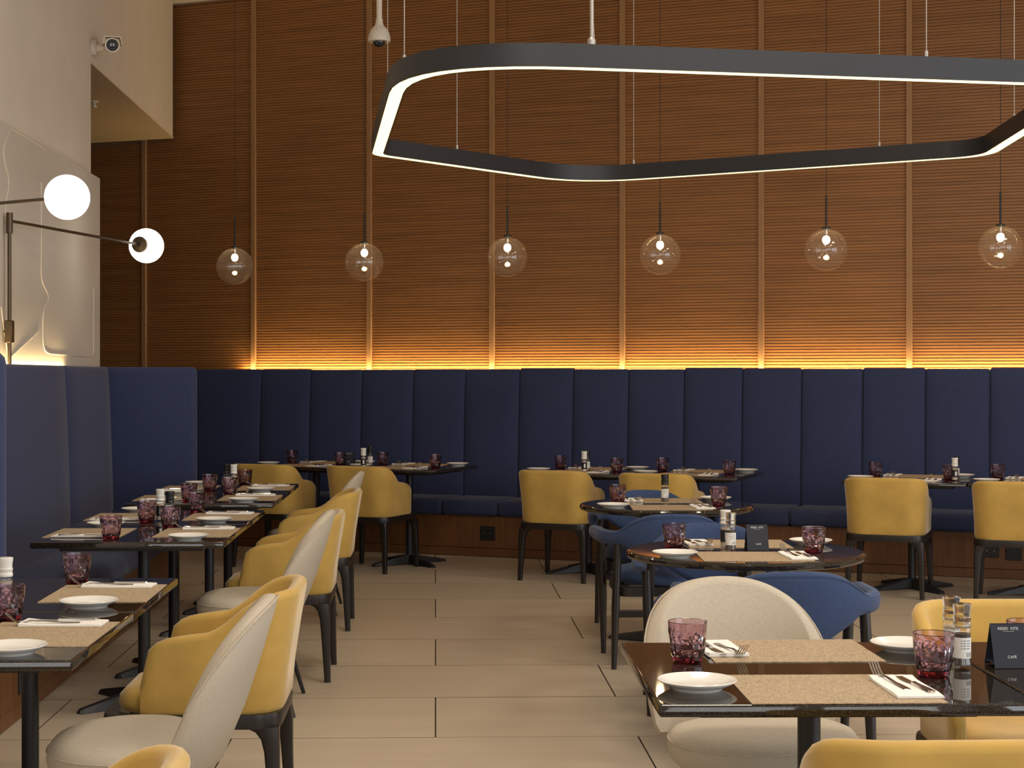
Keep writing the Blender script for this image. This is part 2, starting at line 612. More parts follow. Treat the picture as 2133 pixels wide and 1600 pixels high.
for i, wx in enumerate((-0.2, 4.0)):
    window('window_%d' % (i + 4), wx, -5.52, 0, 3.4, 0.7, 3.7)

# ================================================================== BANQUETTES
BT = 1.485
def cushion(bm, c, s, bevel, rx=0.0, rz=0.0, puff=0.0):
    """padded board: bevelled box with a slight swell on its -y face"""
    b2 = B()
    nx, nz = 6, 8
    hx, hy, hz = s[0] / 2, s[1] / 2, s[2] / 2
    box(b2, (0, 0, 0), s, bevel=bevel, seg=3)
    if puff:
        bmesh.ops.subdivide_edges(b2, edges=[e for e in b2.edges if e.calc_length() > 0.15], cuts=5, use_grid_fill=True)
        for v in b2.verts:
            if v.co.y < 0:
                fx = max(0, 1 - (v.co.x / hx) ** 2); fz = max(0, 1 - (v.co.z / hz) ** 2)
                v.co.y -= puff * math.sqrt(fx) * math.sqrt(fz)
    mt = Matrix.Translation(Vector(c)) @ Matrix.Rotation(rz, 4, 'Z') @ Matrix.Rotation(rx, 4, 'X')
    bmesh.ops.transform(b2, verts=b2.verts[:], matrix=mt)
    me = bpy.data.meshes.new('tmp'); b2.to_mesh(me); b2.free()
    bm.from_mesh(me); bpy.data.meshes.remove(me)
    return bm

bq = thing('banquette', 'long navy upholstered banquette with tall padded back along the wood panelled wall', 'banquette', BW(0, 0), WA)
seams = [398, 545, 648, 755, 862, 970, 1083, 1195, 1310, 1426, 1547, 1670, 1797, 1928, 2062, 2200, 2340]
ss = [px_s(p, 0.48) for p in seams]
lean = math.atan2(0.05, BT - 0.45)
for i in range(len(ss) - 1):
    a, b = ss[i], ss[i + 1]
    top = BT + random.uniform(-0.006, 0.006)
    bm = B()
    cushion(bm, (0, 0, 0), (b - a - 0.002, 0.085, top - 0.43), 0.016, puff=0.028)
    o = link_mesh('back_cushion', bm, M['navy'], bq, angle=60)
    o.location = ((a + b) / 2, 0.492, (top + 0.43) / 2)
    o.rotation_euler = (-lean, 0, 0)
    bm = B()
    cushion(bm, (0, 0, 0), (b - a - 0.003, 0.50, 0.125), 0.030)
    o = link_mesh('seat_cushion', bm, M['navy'], bq, angle=60)
    o.location = ((a + b) / 2, 0.205, 0.385)
L0, L1 = ss[0], ss[-1]
bm = B(); box(bm, ((L0 + L1) / 2, 0.28, 0.195), (L1 - L0, 0.56, 0.25))
link_mesh('base', bm, M['basewood'], bq, smooth=False)
bm = B(); box(bm, ((L0 + L1) / 2, 0.28, 0.035), (L1 - L0, 0.564, 0.062))
link_mesh('plinth', bm, M['basewood'], bq, smooth=False)
led_a = px_s(500, 0.57)
bm = B(); box(bm, ((led_a + L1) / 2, 0.585, BT - 0.055), (L1 - led_a, 0.014, 0.008))
link_mesh('led_strip', bm, M['led'], bq, smooth=False)
def outlet(parent, loc, rz, w, h, plug=True):
    bm = B(); box(bm, (0, 0, 0), (w, 0.012, h), bevel=0.003, seg=1)
    o = link_mesh('power_outlet', bm, M['blackplastic'], parent, smooth=False)
    o.location = loc; o.rotation_euler = (0, 0, rz)
    if plug:
        bm = B()
        for sx in (-1, 1):
            lathe(bm, [(0, 0), (0.0045, 0), (0.0045, 0.004), (0, 0.005)], 8,
                  mtx=Matrix.Translation((sx * w * 0.21, -0.006, 0.002)) @ Matrix.Rotation(PI / 2, 4, 'X'))
        link_mesh('socket_pin', bm, M['steel'], o, smooth=False)
def oloc(px, py):
    s = px_s(px, 0)
    p = BW(s, 0)
    return (s, -0.004, EYE - (py - CY) / F * p.y)
outlet(bq, oloc(1016, 1111), 0, 0.125, 0.11)
outlet(bq, oloc(2063, 1148), 0, 0.118, 0.085)
outlet(bq, oloc(2112, 1153), 0, 0.11, 0.095, False)
area('led_cove_light', BW((led_a + L1) / 2, 0.587, BT - 0.035), (R(180 - 30), 0, WA), L1 - led_a, 0.014, 66, (1.0, 0.70, 0.30))

# left banquette along the white wall
lq = thing('banquette', 'navy upholstered corner banquette with tall plain back along the white wall', 'banquette', (0, 0, 0), TA)
UB = -1.725
VB0, VB1 = 6.10, 10.95
for a, b in ((6.22, 7.9), (7.9, 9.6), (9.6, 10.86)):
    bm = B(); cushion(bm, (0, 0, 0), (b - a - 0.004, 0.09, BT - 0.43), 0.026, puff=0.02)
    o = link_mesh('back_cushion', bm, M['navy'], lq, angle=60)
    o.location = (-2.185, (a + b) / 2, (BT + 0.43) / 2)
    o.rotation_euler = (R(-2.0), 0, PI / 2)
for a, b in ((6.22, 7.8), (7.8, 9.4), (9.4, 10.86)):
    bm = B(); cushion(bm, (0, 0, 0), (b - a - 0.006, 0.47, 0.125), 0.03)
    o = link_mesh('seat_cushion', bm, M['navy'], lq, angle=60)
    o.location = (-1.925, (a + b) / 2, 0.385)
    o.rotation_euler = (0, 0, PI / 2)
bm = B(); cushion(bm, (0, 0, 0), (0.69, 0.11, BT - 0.40), 0.035)
o = link_mesh('end_panel', bm, M['navy'], lq, angle=60)
o.location = (-1.935, 10.92, (BT + 0.40) / 2)
bm = B(); cushion(bm, (0, 0, 0), (0.62, 0.12, BT - 0.36), 0.045)
o = link_mesh('end_panel', bm, M['navy'], lq, angle=60)
o.location = (-1.92, 6.16, (BT + 0.02 + 0.40) / 2)
bm = B(); box(bm, ((UB - 2.3) / 2, (3.6 + VB1) / 2, 0.19), (UB + 2.3, VB1 - 3.6, 0.26))
link_mesh('base', bm, M['basewood'], lq, smooth=False)
bm = B(); box(bm, ((UB - 2.3) / 2, (3.6 + VB1) / 2, 0.035), (UB + 2.304, VB1 - 3.6 + 0.004, 0.062))
link_mesh('plinth', bm, M['basewood'], lq, smooth=False)
bm = B(); box(bm, (-2.280, (6.29 + 10.15) / 2, BT - 0.05), (0.014, 3.86, 0.008))
link_mesh('led_strip', bm, M['led'], lq, smooth=False)
area('led_cove_light', TU(-2.280, 8.22, BT - 0.03), (R(180 - 25), 0, TA + PI / 2), 3.86, 0.012, 18, (1.0, 0.72, 0.34))
outlet(lq, (UB + 0.004, 6.86, 0.155), PI / 2, 0.12, 0.10, False)
outlet(lq, (UB - 0.06, 10.946, 0.22), 0, 0.06, 0.09, False)

# ================================================================== WALL PIECES, LEFT
rp = thing('relief_panel', 'pale grey relief art panel with raised looping lines on the left wall', 'wall art', (0, 0, 0), TA)
bm = B(); box(bm, (U_WALL + 0.022, (5.0 + 11.25) / 2, (BT - 0.1 + 2.78) / 2), (0.044, 11.25 - 5.0, 2.78 - BT + 0.1), bevel=0.004, seg=1)
link_mesh('panel', bm, M['relief'], rp, smooth=False)
def wall_uvz(px, py, u):
    a = (px - CX) / F
    # X = u cos - v sin ; Y = u sin + v cos ; X = a Y
    v = u * (math.cos(TA) - a * math.sin(TA)) / (math.sin(TA) + a * math.cos(TA))
    y = u * math.sin(TA) + v * math.cos(TA)
    return Vector((u, v, EYE + (CY - py) / F * y))
def relief(pix, r=0.0045):
    p = [wall_uvz(x, y, U_WALL + 0.044) for x, y in pix]
    q = []
    for i in range(len(p) - 1):
        for k in range(6):
            q.append(p[i].lerp(p[i + 1], k / 6))
    q.append(p[-1])
    for _ in range(4):
        q = [q[0]] + [(q[i - 1] + q[i] * 2 + q[i + 1]) / 4 for i in range(1, len(q) - 1)] + [q[-1]]
    bm = B(); tube(bm, q, r, 6)
    link_mesh('relief_line', bm, M['relief'], rp)
relief([(195, 600), (195, 735), (190, 743), (150, 740), (97, 737), (89, 720), (89, 665), (92, 640), (101, 625), (98, 608), (85, 585), (86, 500), (86, 380)])
relief([(22, 743), (80, 690)])
relief([(16, 740), (8, 690), (2, 640)])
relief([(22, 268), (8, 300), (7, 330), (20, 380), (12, 420), (10, 460)])
relief([(22, 268), (60, 288), (95, 312)])

def sconce(pole_uv, pole_top, globe_c, gr, label, arm_z, swap=False):
    base = TU(*pole_uv)
    t = thing('swing_arm_lamp', label, 'lamp', (base.x, base.y, 0), 0, 'globe lamps on swing arms')
    g = Vector((globe_c[0] - base.x, globe_c[1] - base.y, globe_c[2]))
    bm = B()
    tube(bm, [(0, 0, 1.42), (0, 0, pole_top - 0.11)], 0.0105, 10)
    tube(bm, [(0, 0, pole_top - 0.11), (0, 0, pole_top)], 0.018, 10)
    link_mesh('pole', bm, M['bronze'], t)
    bm = B(); box(bm, (0, 0, 1.66), (0.04, 0.05, 0.12), bevel=0.004, seg=1)
    tube(bm, [(0, 0, 1.66), (-0.030, 0, 1.66)], 0.009, 8)
    link_mesh('wall_bracket', bm, M['bronze'], t)
    st = Vector((0, 0, arm_z))
    d = (g - st).normalized()
    bm = B(); tube(bm, [st, g - d * (gr * 0.97)], 0.0085, 10)
    link_mesh('arm', bm, M['bronze'], t)
    q = d.to_track_quat('Z', 'Y').to_matrix().to_4x4()
    bm = B()
    lathe(bm, [(0, -0.035), (0.012, -0.035), (0.016, -0.02), (gr * 0.46, -0.010), (gr * 0.48, 0.012), (0, 0.012)], 24,
          mtx=Matrix.Translation(g - d * (gr * 0.93)) @ q)
    link_mesh('end_cap', bm, M['bronze'], t)
    bm = B(); sphere(bm, g, gr, 40, 20)
    link_mesh('globe', bm, M['opal'], t)
    return t
Y2 = 10.4
sconce((U_WALL + 0.078, 8.74), EYE + (CY - 443) / F * 8.67, ((305 - CX) / F * Y2, Y2, EYE + (CY - 512) / F * Y2), 0.110,
       'opal globe swing arm lamp with its bronze pole rising behind the banquette', EYE + (CY - 460) / F * 8.67)
Y1_ = 7.55
sconce((U_WALL + 0.078, 8.25), EYE + (CY - 405) / F * 8.2, ((140 - CX) / F * Y1_, Y1_, EYE + (CY - 411) / F * Y1_), 0.1035,
       'larger-looking opal globe lamp on an arm reaching in at the left edge', EYE + (CY - 427) / F * 8.2)

# bullet camera on the left wall
bc = wall_uvz(193, 100, U_WALL)
t = thing('security_camera', 'white bullet security camera with hood bracketed high on the left wall', 'camera', TU(bc.x, bc.y), TA)
zc = bc.z
bm = B(); lathe(bm, [(0, 0), (0.055, 0), (0.055, 0.02), (0.045, 0.03), (0, 0.03)], 20, mtx=Matrix.Translation((0, 0, zc)) @ Matrix.Rotation(PI / 2, 4, 'Y'))
tube(bm, [(0.02, 0, zc), (0.09, 0, zc + 0.005), (0.135, -0.03, zc + 0.01)], [0.032, 0.026, 0.022], 12)
link_mesh('bracket', bm, M['whiteplastic'], t)
dirv = Vector((0.22, -1.0, -0.16)).normalized()
cen = Vector((0.135, -0.02, zc + 0.012))
q = dirv.to_track_quat('Z', 'Y').to_matrix().to_4x4()
bm = B(); lathe(bm, [(0, -0.09), (0.040, -0.09), (0.046, -0.08), (0.046, 0.095), (0.049, 0.10), (0.049, 0.115), (0.041, 0.115), (0.041, 0.108), (0, 0.108)], 24, mtx=Matrix.Translation(cen) @ q)
link_mesh('body', bm, M['whiteplastic'], t)
bm = B(); lathe(bm, [(0, 0.109), (0.040, 0.109), (0.038, 0.112), (0.018, 0.112), (0.016, 0.116), (0, 0.117)], 24, mtx=Matrix.Translation(cen) @ q)
link_mesh('lens', bm, M['lens'], t)
bm = B()
side = dirv.cross(Vector((0, 0, 1))).normalized()
upv = side.cross(dirv).normalized()
ring = []
for k in (-0.09, 0.15):
    c = cen + dirv * k
    pts = [c + side * -0.062 + upv * 0.0, c + side * -0.05 + upv * 0.052, c + side * 0.05 + upv * 0.052, c + side * 0.062 + upv * 0.0,
           c + side * 0.066 + upv * 0.0, c + side * 0.054 + upv * 0.057, c + side * -0.054 + upv * 0.057, c + side * -0.066 + upv * 0.0]
    ring.append(pts)
loft(bm, ring, True)
link_mesh('hood', bm, M['whiteplastic'], t, smooth=False)

# dome camera on a drop pole
yd = 11.0
t = thing('dome_camera', 'white dome security camera hanging from a white ceiling pole', 'camera', ((790 - CX) / F * yd, yd, 0))
zz = lambda py: EYE + (CY - py) / F * yd
k = yd / F
bm = B(); tube(bm, [(0, 0, zz(46)), (0, 0, CEIL)], 0.0195, 16)
link_mesh('pole', bm, M['whiteplastic'], t)
bm = B(); lathe(bm, [(0, zz(87)), (23 * k, zz(87)), (23.7 * k, zz(82)), (22.5 * k, zz(74)), (19.5 * k, zz(66)), (15 * k, zz(59)), (10 * k, zz(54)), (7.6 * k, zz(48)), (7.6 * k, zz(40)), (0, zz(40))], 32)
link_mesh('housing', bm, M['whiteplastic'], t)
bm = B(); sphere(bm, (0, 0, zz(86)), 13.2 * k, 24, 12)
link_mesh('dome', bm, M['lens'], t)

# ================================================================== RING PENDANT
HR = 1.25
ZR = EYE + HR
cor = [(-0.245, 5.20, 1.05), (-0.475, 7.36, 0.30), (0.50, 8.44, 0.9), (2.28, 7.40, 0.5), (2.12, 5.62, 0.6)]
cor = [(x * HR, y * HR, r * 0.62) for x, y, r in cor]
def rounded_poly(c, n=10):
    out = []
    m = len(c)
    for i in range(m):
        p0, p1, p2 = Vector(c[i - 1][:2]), Vector(c[i][:2]), Vector(c[(i + 1) % m][:2])
        a, b = (p0 - p1).normalized(), (p2 - p1).normalized()
        ang = a.angle(b)
        r = c[i][2]
        tl = r / math.tan(ang / 2)
        tl = min(tl, (p0 - p1).length * 0.48, (p2 - p1).length * 0.48)
        s, e = p1 + a * tl, p1 + b * tl
        for k in range(n + 1):
            f = k / n
            out.append((s * (1 - f) ** 2 + p1 * 2 * f * (1 - f) + e * f ** 2))
    return out
path = rounded_poly(cor)
dense = []
for i in range(len(path)):
    a, b = path[i], path[(i + 1) % len(path)]
    m = max(1, int((b - a).length / 0.25))
    for k in range(m):
        dense.append(a.lerp(b, k / m))
path = dense
def ring_loft(bm, prof):
    rings = []
    n = len(path)
    for i in range(n):
        t_ = (path[(i + 1) % n] - path[i - 1]).normalized()
        nrm = Vector((t_.y, -t_.x))
        rings.append([(path[i].x + nrm.x * o_, path[i].y + nrm.y * o_, z) for o_, z in prof])
    return loft(bm, rings, closed=True)
ringt = thing('ring_pendant', 'large dark rounded ring pendant light with glowing underside', 'pendant light', (0, 0, 0))
hw_ = 0.036
bm = B(); ring_loft(bm, [(-hw_, ZR), (-hw_, ZR + 0.095), (hw_, ZR + 0.095), (hw_, ZR), (hw_ - 0.006, ZR), (hw_ - 0.006, ZR + 0.012), (-hw_ + 0.006, ZR + 0.012), (-hw_ + 0.006, ZR)])
link_mesh('housing', bm, M['housing'], ringt, angle=45)
bm = B(); ring_loft(bm, [(-hw_ + 0.0065, ZR + 0.010), (-hw_ + 0.0065, ZR + 0.001), (hw_ - 0.0065, ZR + 0.001), (hw_ - 0.0065, ZR + 0.010)])
link_mesh('diffuser', bm, M['diffuser'], ringt, angle=45)
def ring_point(px, far):
    """the ring's path point seen at column px, on its near or far run"""
    best = None
    for i in range(len(path)):
        a, b = path[i], path[(i + 1) % len(path)]
        for k in range(4):
            q_ = a.lerp(b, k / 4)
            e = abs(CX + q_.x / q_.y * F - px)
            ok = (q_.y > 6.55 * HR) == far
            if ok and (best is None or e < best[0]):
                best = (e, q_)
    return best[1]
for px, far, rad in ((843, False, 0.0022), (815, True, 0.0022), (957, True, 0.0022), (1321, True, 0.0022), (1842, True, 0.0022), (1929, False, 0.0022), (2112, True, 0.0022)):
    p = ring_point(px, far)
    bm = B()
    tube(bm, [(p.x, p.y, ZR + 0.11), (p.x, p.y, CEIL)], rad, 6)
    tube(bm, [(p.x, p.y, ZR + 0.09), (p.x, p.y, ZR + 0.125)], 0.008, 8)
    link_mesh('suspension_cable', bm, M['cable'], ringt)
p = ring_point(1222, False)
bm = B(); tube(bm, [(p.x, p.y, ZR + 0.09), (p.x, p.y, ZR + 0.14), (p.x - 0.003, p.y, CEIL)], 0.007, 8)
tube(bm, [(p.x + 0.012, p.y, ZR + 0.09), (p.x + 0.006, p.y, ZR + 0.2), (p.x + 0.006, p.y, CEIL)], 0.0025, 6)
lathe(bm, [(0, 0), (0.018, 0), (0.018, 0.025), (0.008, 0.035), (0, 0.035)], 12, (p.x, p.y, ZR + 0.094))
link_mesh('power_cord', bm, M['cable'], ringt)

# ================================================================== GLASS GLOBE PENDANTS
def make_globe():
    t = thing('globe_pendant', '', 'pendant light')
    r = 0.150
    bm = B()
    prof = [(r * math.sin(a), -r * math.cos(a)) for a in [PI * i / 30 for i in range(29)]]
    prof[0] = (0, -r)
    prof += [(0.030, r + 0.006), (0.034, r + 0.012)]
    lathe(bm, prof, 48)
    link_mesh('globe', bm, M['globe'], t, angle=80)
    bm = B()
    lathe(bm, [(0, r - 0.006), (0.026, r - 0.006), (0.031, r + 0.004), (0.031, r + 0.011), (0.024, r + 0.015), (0.0075, r + 0.017), (0.0065, r + 0.24), (0, r + 0.242)], 16)
    link_mesh('stem', bm, M['metal'], t)
    bm = B(); tube(bm, [(0, 0, r + 0.24), (0, 0, CEIL - 2.32)], 0.0022, 6)
    link_mesh('cord', bm, M['metal'], t)
    bm = B(); lathe(bm, [(0, r - 0.052), (0.010, r - 0.052), (0.013, r - 0.040), (0.013, r - 0.006), (0, r - 0.006)], 12)
    link_mesh('socket', bm, M['steel'], t)
    bm = B(); sphere(bm, (0, 0, r - 0.078), 0.027, 20, 12, 1.15)
    link_mesh('bulb', bm, M['bulb'], t)
    return t
ordn = ['first', 'second', 'third', 'fourth', 'fifth', 'sixth']
for i, (px, py) in enumerate(((489, 555), (759, 546), (1057, 536), (1375, 531), (1721, 521), (2084, 516))):
    y = 13.30 - i * 0.385
    z = 2.32
    y = 0.9 * F / (CY - py)
    place('globe', make_globe, ((px - CX) / F * y, y, z), 0, 'clear glass globe pendant with glowing bulb, %s from the left of six' % ordn[i], 'glass globe pendants')

# ================================================================== TABLES
TZ = 0.74
def pedestal(t, plate, hub_r=0.0265):
    bm = B(); box(bm, (0, 0, TZ - 0.026 - 0.011), (plate, plate, 0.022), bevel=0.004, seg=1)
    link_mesh('support_plate', bm, M['metal'], t, smooth=False)
    bm = B(); tube(bm, [(0, 0, 0.05), (0, 0, TZ - 0.045)], hub_r, 20)
    link_mesh('column', bm, M['metal'], t)
    for q_ in range(4):
        a = PI / 4 + q_ * PI / 2
        d = Vector((math.cos(a), math.sin(a), 0)); n = Vector((-d.y, d.x, 0))
        rings = []
        for l, w, h0, h1 in ((0.0, 0.034, 0.012, 0.072), (0.06, 0.034, 0.010, 0.066), (0.315, 0.026, 0.0, 0.020), (0.330, 0.016, 0.0, 0.013)):
            c = d * l
            rings.append([c + n * w + Vector((0, 0, h0)), c - n * w + Vector((0, 0, h0)), c - n * w * 0.55 + Vector((0, 0, h1)), c + n * w * 0.55 + Vector((0, 0, h1))])
        bm = B(); loft(bm, rings)
        link_mesh('foot', bm, M['metal'], t, smooth=False)
def make_square():
    t = thing('dining_table', '', 'table')
    bm = B(); slab(bm, rrect(0.398, 0.398, 0.006, 2), [(TZ - 0.026, 0.004), (TZ - 0.021, 0.0), (TZ - 0.006, 0.0), (TZ - 0.0015, 0.0025), (TZ, 0.006), (TZ, 0.009), (TZ, 0.02)])
    link_mesh('tabletop', bm, M['granite'], t, angle=25)
    pedestal(t, 0.60)
    return t
def make_round():
    t = thing('round_table', '', 'table')
    bm = B(); lathe(bm, [(0, TZ - 0.03), (0.45, TZ - 0.03), (0.458, TZ - 0.027), (0.463, TZ - 0.018), (0.463, TZ - 0.010), (0.459, TZ - 0.003), (0.452, TZ), (0.449, TZ), (0.43, TZ), (0, TZ)], 72)
    link_mesh('tabletop', bm, M['granite'], t, angle=25)
    pedestal(t, 0.5)
    return t

# ================================================================== TABLEWARE
def make_mat():
    bm = B(); box(bm, (0, 0, 0.0012), (0.41, 0.325, 0.002))
    o = link_mesh('placemat', bm, M['mat'], smooth=False)
    o['category'] = 'placemat'
    return o
def make_plate():
    bm = B()
    lathe(bm, [(0, 0.003), (0.048, 0.003), (0.050, 0.0), (0.054, 0.0), (0.057, 0.005), (0.074, 0.012), (0.085, 0.0185), (0.0865, 0.0205), (0.0855, 0.0215), (0.074, 0.0165), (0.060, 0.0105), (0.052, 0.008), (0, 0.0075)], 48)
    o = link_mesh('plate', bm, M['china'])
    o['category'] = 'plate'
    return o
def make_tumbler():
    t = thing('tumbler', '', 'glass')
    rnd = random.Random(11)
    H = 0.098
    seg = 18
    ro = lambda z: 0.0335 + 0.0135 * min(1, (z / 0.085)) ** 0.6
    bm = B()
    rows = []
    zs = [0.015, 0.024, 0.036, 0.048, 0.060, 0.072]
    for i, z in enumerate(zs):
        row = []
        for j in range(seg):
            a = 2 * PI * (j + 0.5 * (i % 2)) / seg
            r = ro(z) + (rnd.uniform(-0.0018, 0.0010) if 0 < i else 0)
            row.append(bm.verts.new((r * math.cos(a), r * math.sin(a), z + (rnd.uniform(-0.003, 0.003) if 0 < i else 0))))
        rows.append(row)
    for i in range(len(rows) - 1):
        a, b = rows[i], rows[i + 1]
        for j in range(seg):
            if i % 2 == 0:
                bm.faces.new((a[j], a[(j + 1) % seg], b[j]))
                bm.faces.new((b[j], a[(j + 1) % seg], b[(j + 1) % seg]))
            else:
                bm.faces.new((a[j], b[(j + 1) % seg], b[j]))
                bm.faces.new((a[j], a[(j + 1) % seg], b[(j + 1) % seg]))
    fac = set(bm.faces)
    prev = rows[-1]
    for r, z in ((0.0462, 0.086), (0.0470, 0.0965), (0.0466, 0.098), (0.0455, 0.0975), (0.0446, 0.086), (0.0432, 0.06), (0.0395, 0.035), (0.034, 0.0195), (0.027, 0.0155)):
        row = [bm.verts.new((r * math.cos(2 * PI * (j + 0.5) / seg), r * math.sin(2 * PI * (j + 0.5) / seg), z)) for j in range(seg)]
        for j in range(seg):
            bm.faces.new((prev[j], prev[(j + 1) % seg], row[(j + 1) % seg], row[j]))
        prev = row
    bm.faces.new(prev)
    bm.faces.new(rows[0][::-1])
    bmesh.ops.recalc_face_normals(bm, faces=bm.faces[:])
    o = link_mesh('bowl', bm, M['tumbler'], t, smooth=False)
    bm = B()
    lathe(bm, [(0, 0.002), (0.027, 0.001), (0.031, 0.0), (0.0345, 0.003), (0.0355, 0.008), (0.0362, 0.0146), (0, 0.0146)], 18)
    link_mesh('glass_base', bm, M['tumbler_base'], t, smooth=False)
    return t
def make_napkin():
    bm = B()
    for lev, (w, l, sk) in enumerate(((0.050, 0.112, 0.0), (0.049, 0.111, 0.02))):
        z0 = 0.0008 + lev * 0.0026
        n = 6
        rings = []
        for i in range(n + 1):
            y = -l + 2 * l * i / n
            dz = 0.0012 * math.sin(i * 1.3) * lev + (0.003 * lev if i == n else 0)
            x0 = sk * 0.05 * math.sin(i * 0.9)
            rings.append([(x0 - w, y, z0), (x0 + w, y, z0), (x0 + w, y, z0 + 0.0022 + max(0, dz)), (x0 - w, y, z0 + 0.0022 + max(0, dz))])
        loft(bm, rings)
    o = link_mesh('napkin', bm, M['paper'], smooth=False)
    o['category'] = 'napkin'
    return o
def strip(bm, st, th=0.0016):
    """flat bar along y: stations (y, half width, z)"""
    loft(bm, [[(-w, y, z), (w, y, z), (w * 0.8, y, z + th), (-w * 0.8, y, z + th)] for y, w, z in st])
def make_fork():
    t = thing('fork', '', 'fork')
    bm = B()
    strip(bm, [(-0.100, 0.004, 0.001), (-0.098, 0.0085, 0.0012), (-0.07, 0.0075, 0.002), (-0.03, 0.0042, 0.003), (0.02, 0.003, 0.007), (0.04, 0.0034, 0.006), (0.052, 0.009, 0.002), (0.062, 0.012, 0.0012), (0.068, 0.012, 0.0018)], 0.0022)
    link_mesh('handle', bm, M['steel'], t, angle=30)
    bm = B()
    for i in range(4):
        x = -0.0097 + i * 0.00647
        loft(bm, [[(x + dx * w, y, z + dz) for dx, dz in ((-1, 0), (1, 0), (1, 0.0015), (-1, 0.0015))] for y, z, w in ((0.066, 0.0018, 0.0019), (0.082, 0.012, 0.0018), (0.098, 0.026, 0.0015), (0.101, 0.029, 0.0007))])
    link_mesh('tines', bm, M['steel'], t, smooth=False)
    return t
def make_knife():
    t = thing('knife', '', 'knife')
    bm = B()
    strip(bm, [(-0.105, 0.005, 0.0), (-0.100, 0.0095, 0.0), (-0.06, 0.0085, 0.0), (-0.02, 0.0065, 0.0), (0.0, 0.005, 0.001)], 0.0065)
    link_mesh('handle', bm, M['steel'], t, angle=30)
    bm = B()
    strip(bm, [(0.0, 0.0045, 0.002), (0.02, 0.008, 0.002), (0.08, 0.0095, 0.002), (0.098, 0.0075, 0.002), (0.106, 0.002, 0.002)], 0.0016)
    link_mesh('blade', bm, M['steel'], t, angle=30)
    return t

def rotv(x, y, a):
    return Vector((x * math.cos(a) - y * math.sin(a), x * math.sin(a) + y * math.cos(a), 0))

def setting(c, rz, dist, where, skip=(), seed=0):
    """one cover: the guest sits on the -y side of the rotated frame; c = table centre"""
    rnd = random.Random(seed)
    a0 = rz
    o = Vector((c[0], c[1], TZ)) + rotv(0, -dist, a0)
    j = lambda s: rnd.uniform(-s, s)
    tz = Vector((0, 0, TZ))
    mr = a0 + j(0.012)
    if 'placemat' not in skip:
        place('placemat', make_mat, o, mr, 'woven tan placemat on ' + where, 'placemats')
    def put(kind, mk, x, y, z, r, lab, grp):
        if kind in skip:
            return
        p = o + rotv(x, y, a0); p.z = TZ + z
        place(kind, mk, p, a0 + r, lab + where, grp)
    put('plate', make_plate, -0.298 + j(0.008), 0.0 + j(0.012), 0.0001, 0, 'white side plate on ', 'side plates')
    nr = j(0.07)
    nx, ny = 0.162 + j(0.006), -0.018 + j(0.01)
    put('napkin', make_napkin, nx, ny, 0.0023, nr, 'folded white napkin on ', 'napkins')
    put('tumbler', make_tumbler, 0.257 + j(0.012), 0.150 + j(0.015), 0.0004, rnd.uniform(0, 6), 'faceted mauve glass tumbler on ', 'mauve tumblers')
    put('fork', make_fork, nx - 0.020, ny + 0.052, 0.0075, nr + 0.10 + j(0.05), 'steel fork on ', 'forks')
    put('knife', make_knife, nx + 0.022, ny + 0.020, 0.0075, nr + 0.10 + j(0.04), 'steel knife on ', 'knives')

def make_mill(cap, content, lab, name):
    def f():
        t = thing(name, '', 'spice mill')
        bm = B(); lathe(bm, [(0, 0.001), (0.0185, 0.0), (0.0215, 0.004), (0.0215, 0.012), (0.0195, 0.016), (0.0195, 0.078), (0.0205, 0.082), (0.0205, 0.090), (0.017, 0.096), (0.017, 0.104)], 24)
        link_mesh('jar', bm, M['clear'], t, angle=50)
        bm = B(); lathe(bm, [(0, 0.006), (0.0178, 0.006), (0.0183, 0.016), (0.0183, 0.080), (0, 0.083)], 24)
        link_mesh('contents', bm, M[content], t, angle=50)
        bm = B()
        n = 18
        rings = []
        for i in range(n + 1):
            a = -PI / 2 - 1.9 + 3.8 * i / n
            rings.append([(rr * math.cos(a), rr * math.sin(a), z) for rr, z in ((0.0199, 0.024), (0.0199, 0.072), (0.0203, 0.072), (0.0203, 0.024))])
        loft(bm, rings)
        lb = link_mesh('paper_label', bm, M['label' if lab == 'white' else 'blackplastic'], t, angle=50)
        bm = B()
        if lab == 'white':
            for i in range(7):
                a = -PI / 2 + 0.05 + i * 0.11
                w = 0.02 if i % 3 else 0.04
                loft(bm, [[(rr * math.cos(q_), rr * math.sin(q_), z) for rr, z in ((0.0203, 0.027), (0.0203, 0.038), (0.0206, 0.038), (0.0206, 0.027))] for q_ in (a, a + w)])
            for i in range(4):
                z = 0.046 + i * 0.006
                loft(bm, [[(rr * math.cos(q_), rr * math.sin(q_), zq) for rr, zq in ((0.0203, z), (0.0203, z + 0.0016), (0.0206, z + 0.0016), (0.0206, z))] for q_ in (-PI / 2 - 0.6, -PI / 2 - 0.2, -PI / 2 + 0.2, -PI / 2 + 0.5)])
        else:
            loft(bm, [[(rr * math.cos(q_), rr * math.sin(q_), z) for rr, z in ((0.0203, 0.034), (0.0203, 0.060), (0.0206, 0.060), (0.0206, 0.034))] for q_ in (-PI / 2 - 0.3, -PI / 2, -PI / 2 + 0.3)])
        link_mesh('label_print', bm, M['ink' if lab == 'white' else 'label'], lb)
        bm = B(); lathe(bm, [(0, 0.094), (0.0195, 0.094), (0.0205, 0.097), (0.0205, 0.103), (0.0190, 0.105), (0.0190, 0.110), (0.0205, 0.112), (0.0205, 0.118), (0.0188, 0.120), (0.0195, 0.134), (0.0215, 0.146), (0.0212, 0.149), (0.019, 0.150), (0, 0.149)], 20)
        link_mesh('grinder_cap', bm, M[cap], t, angle=40)
        return t
    return f
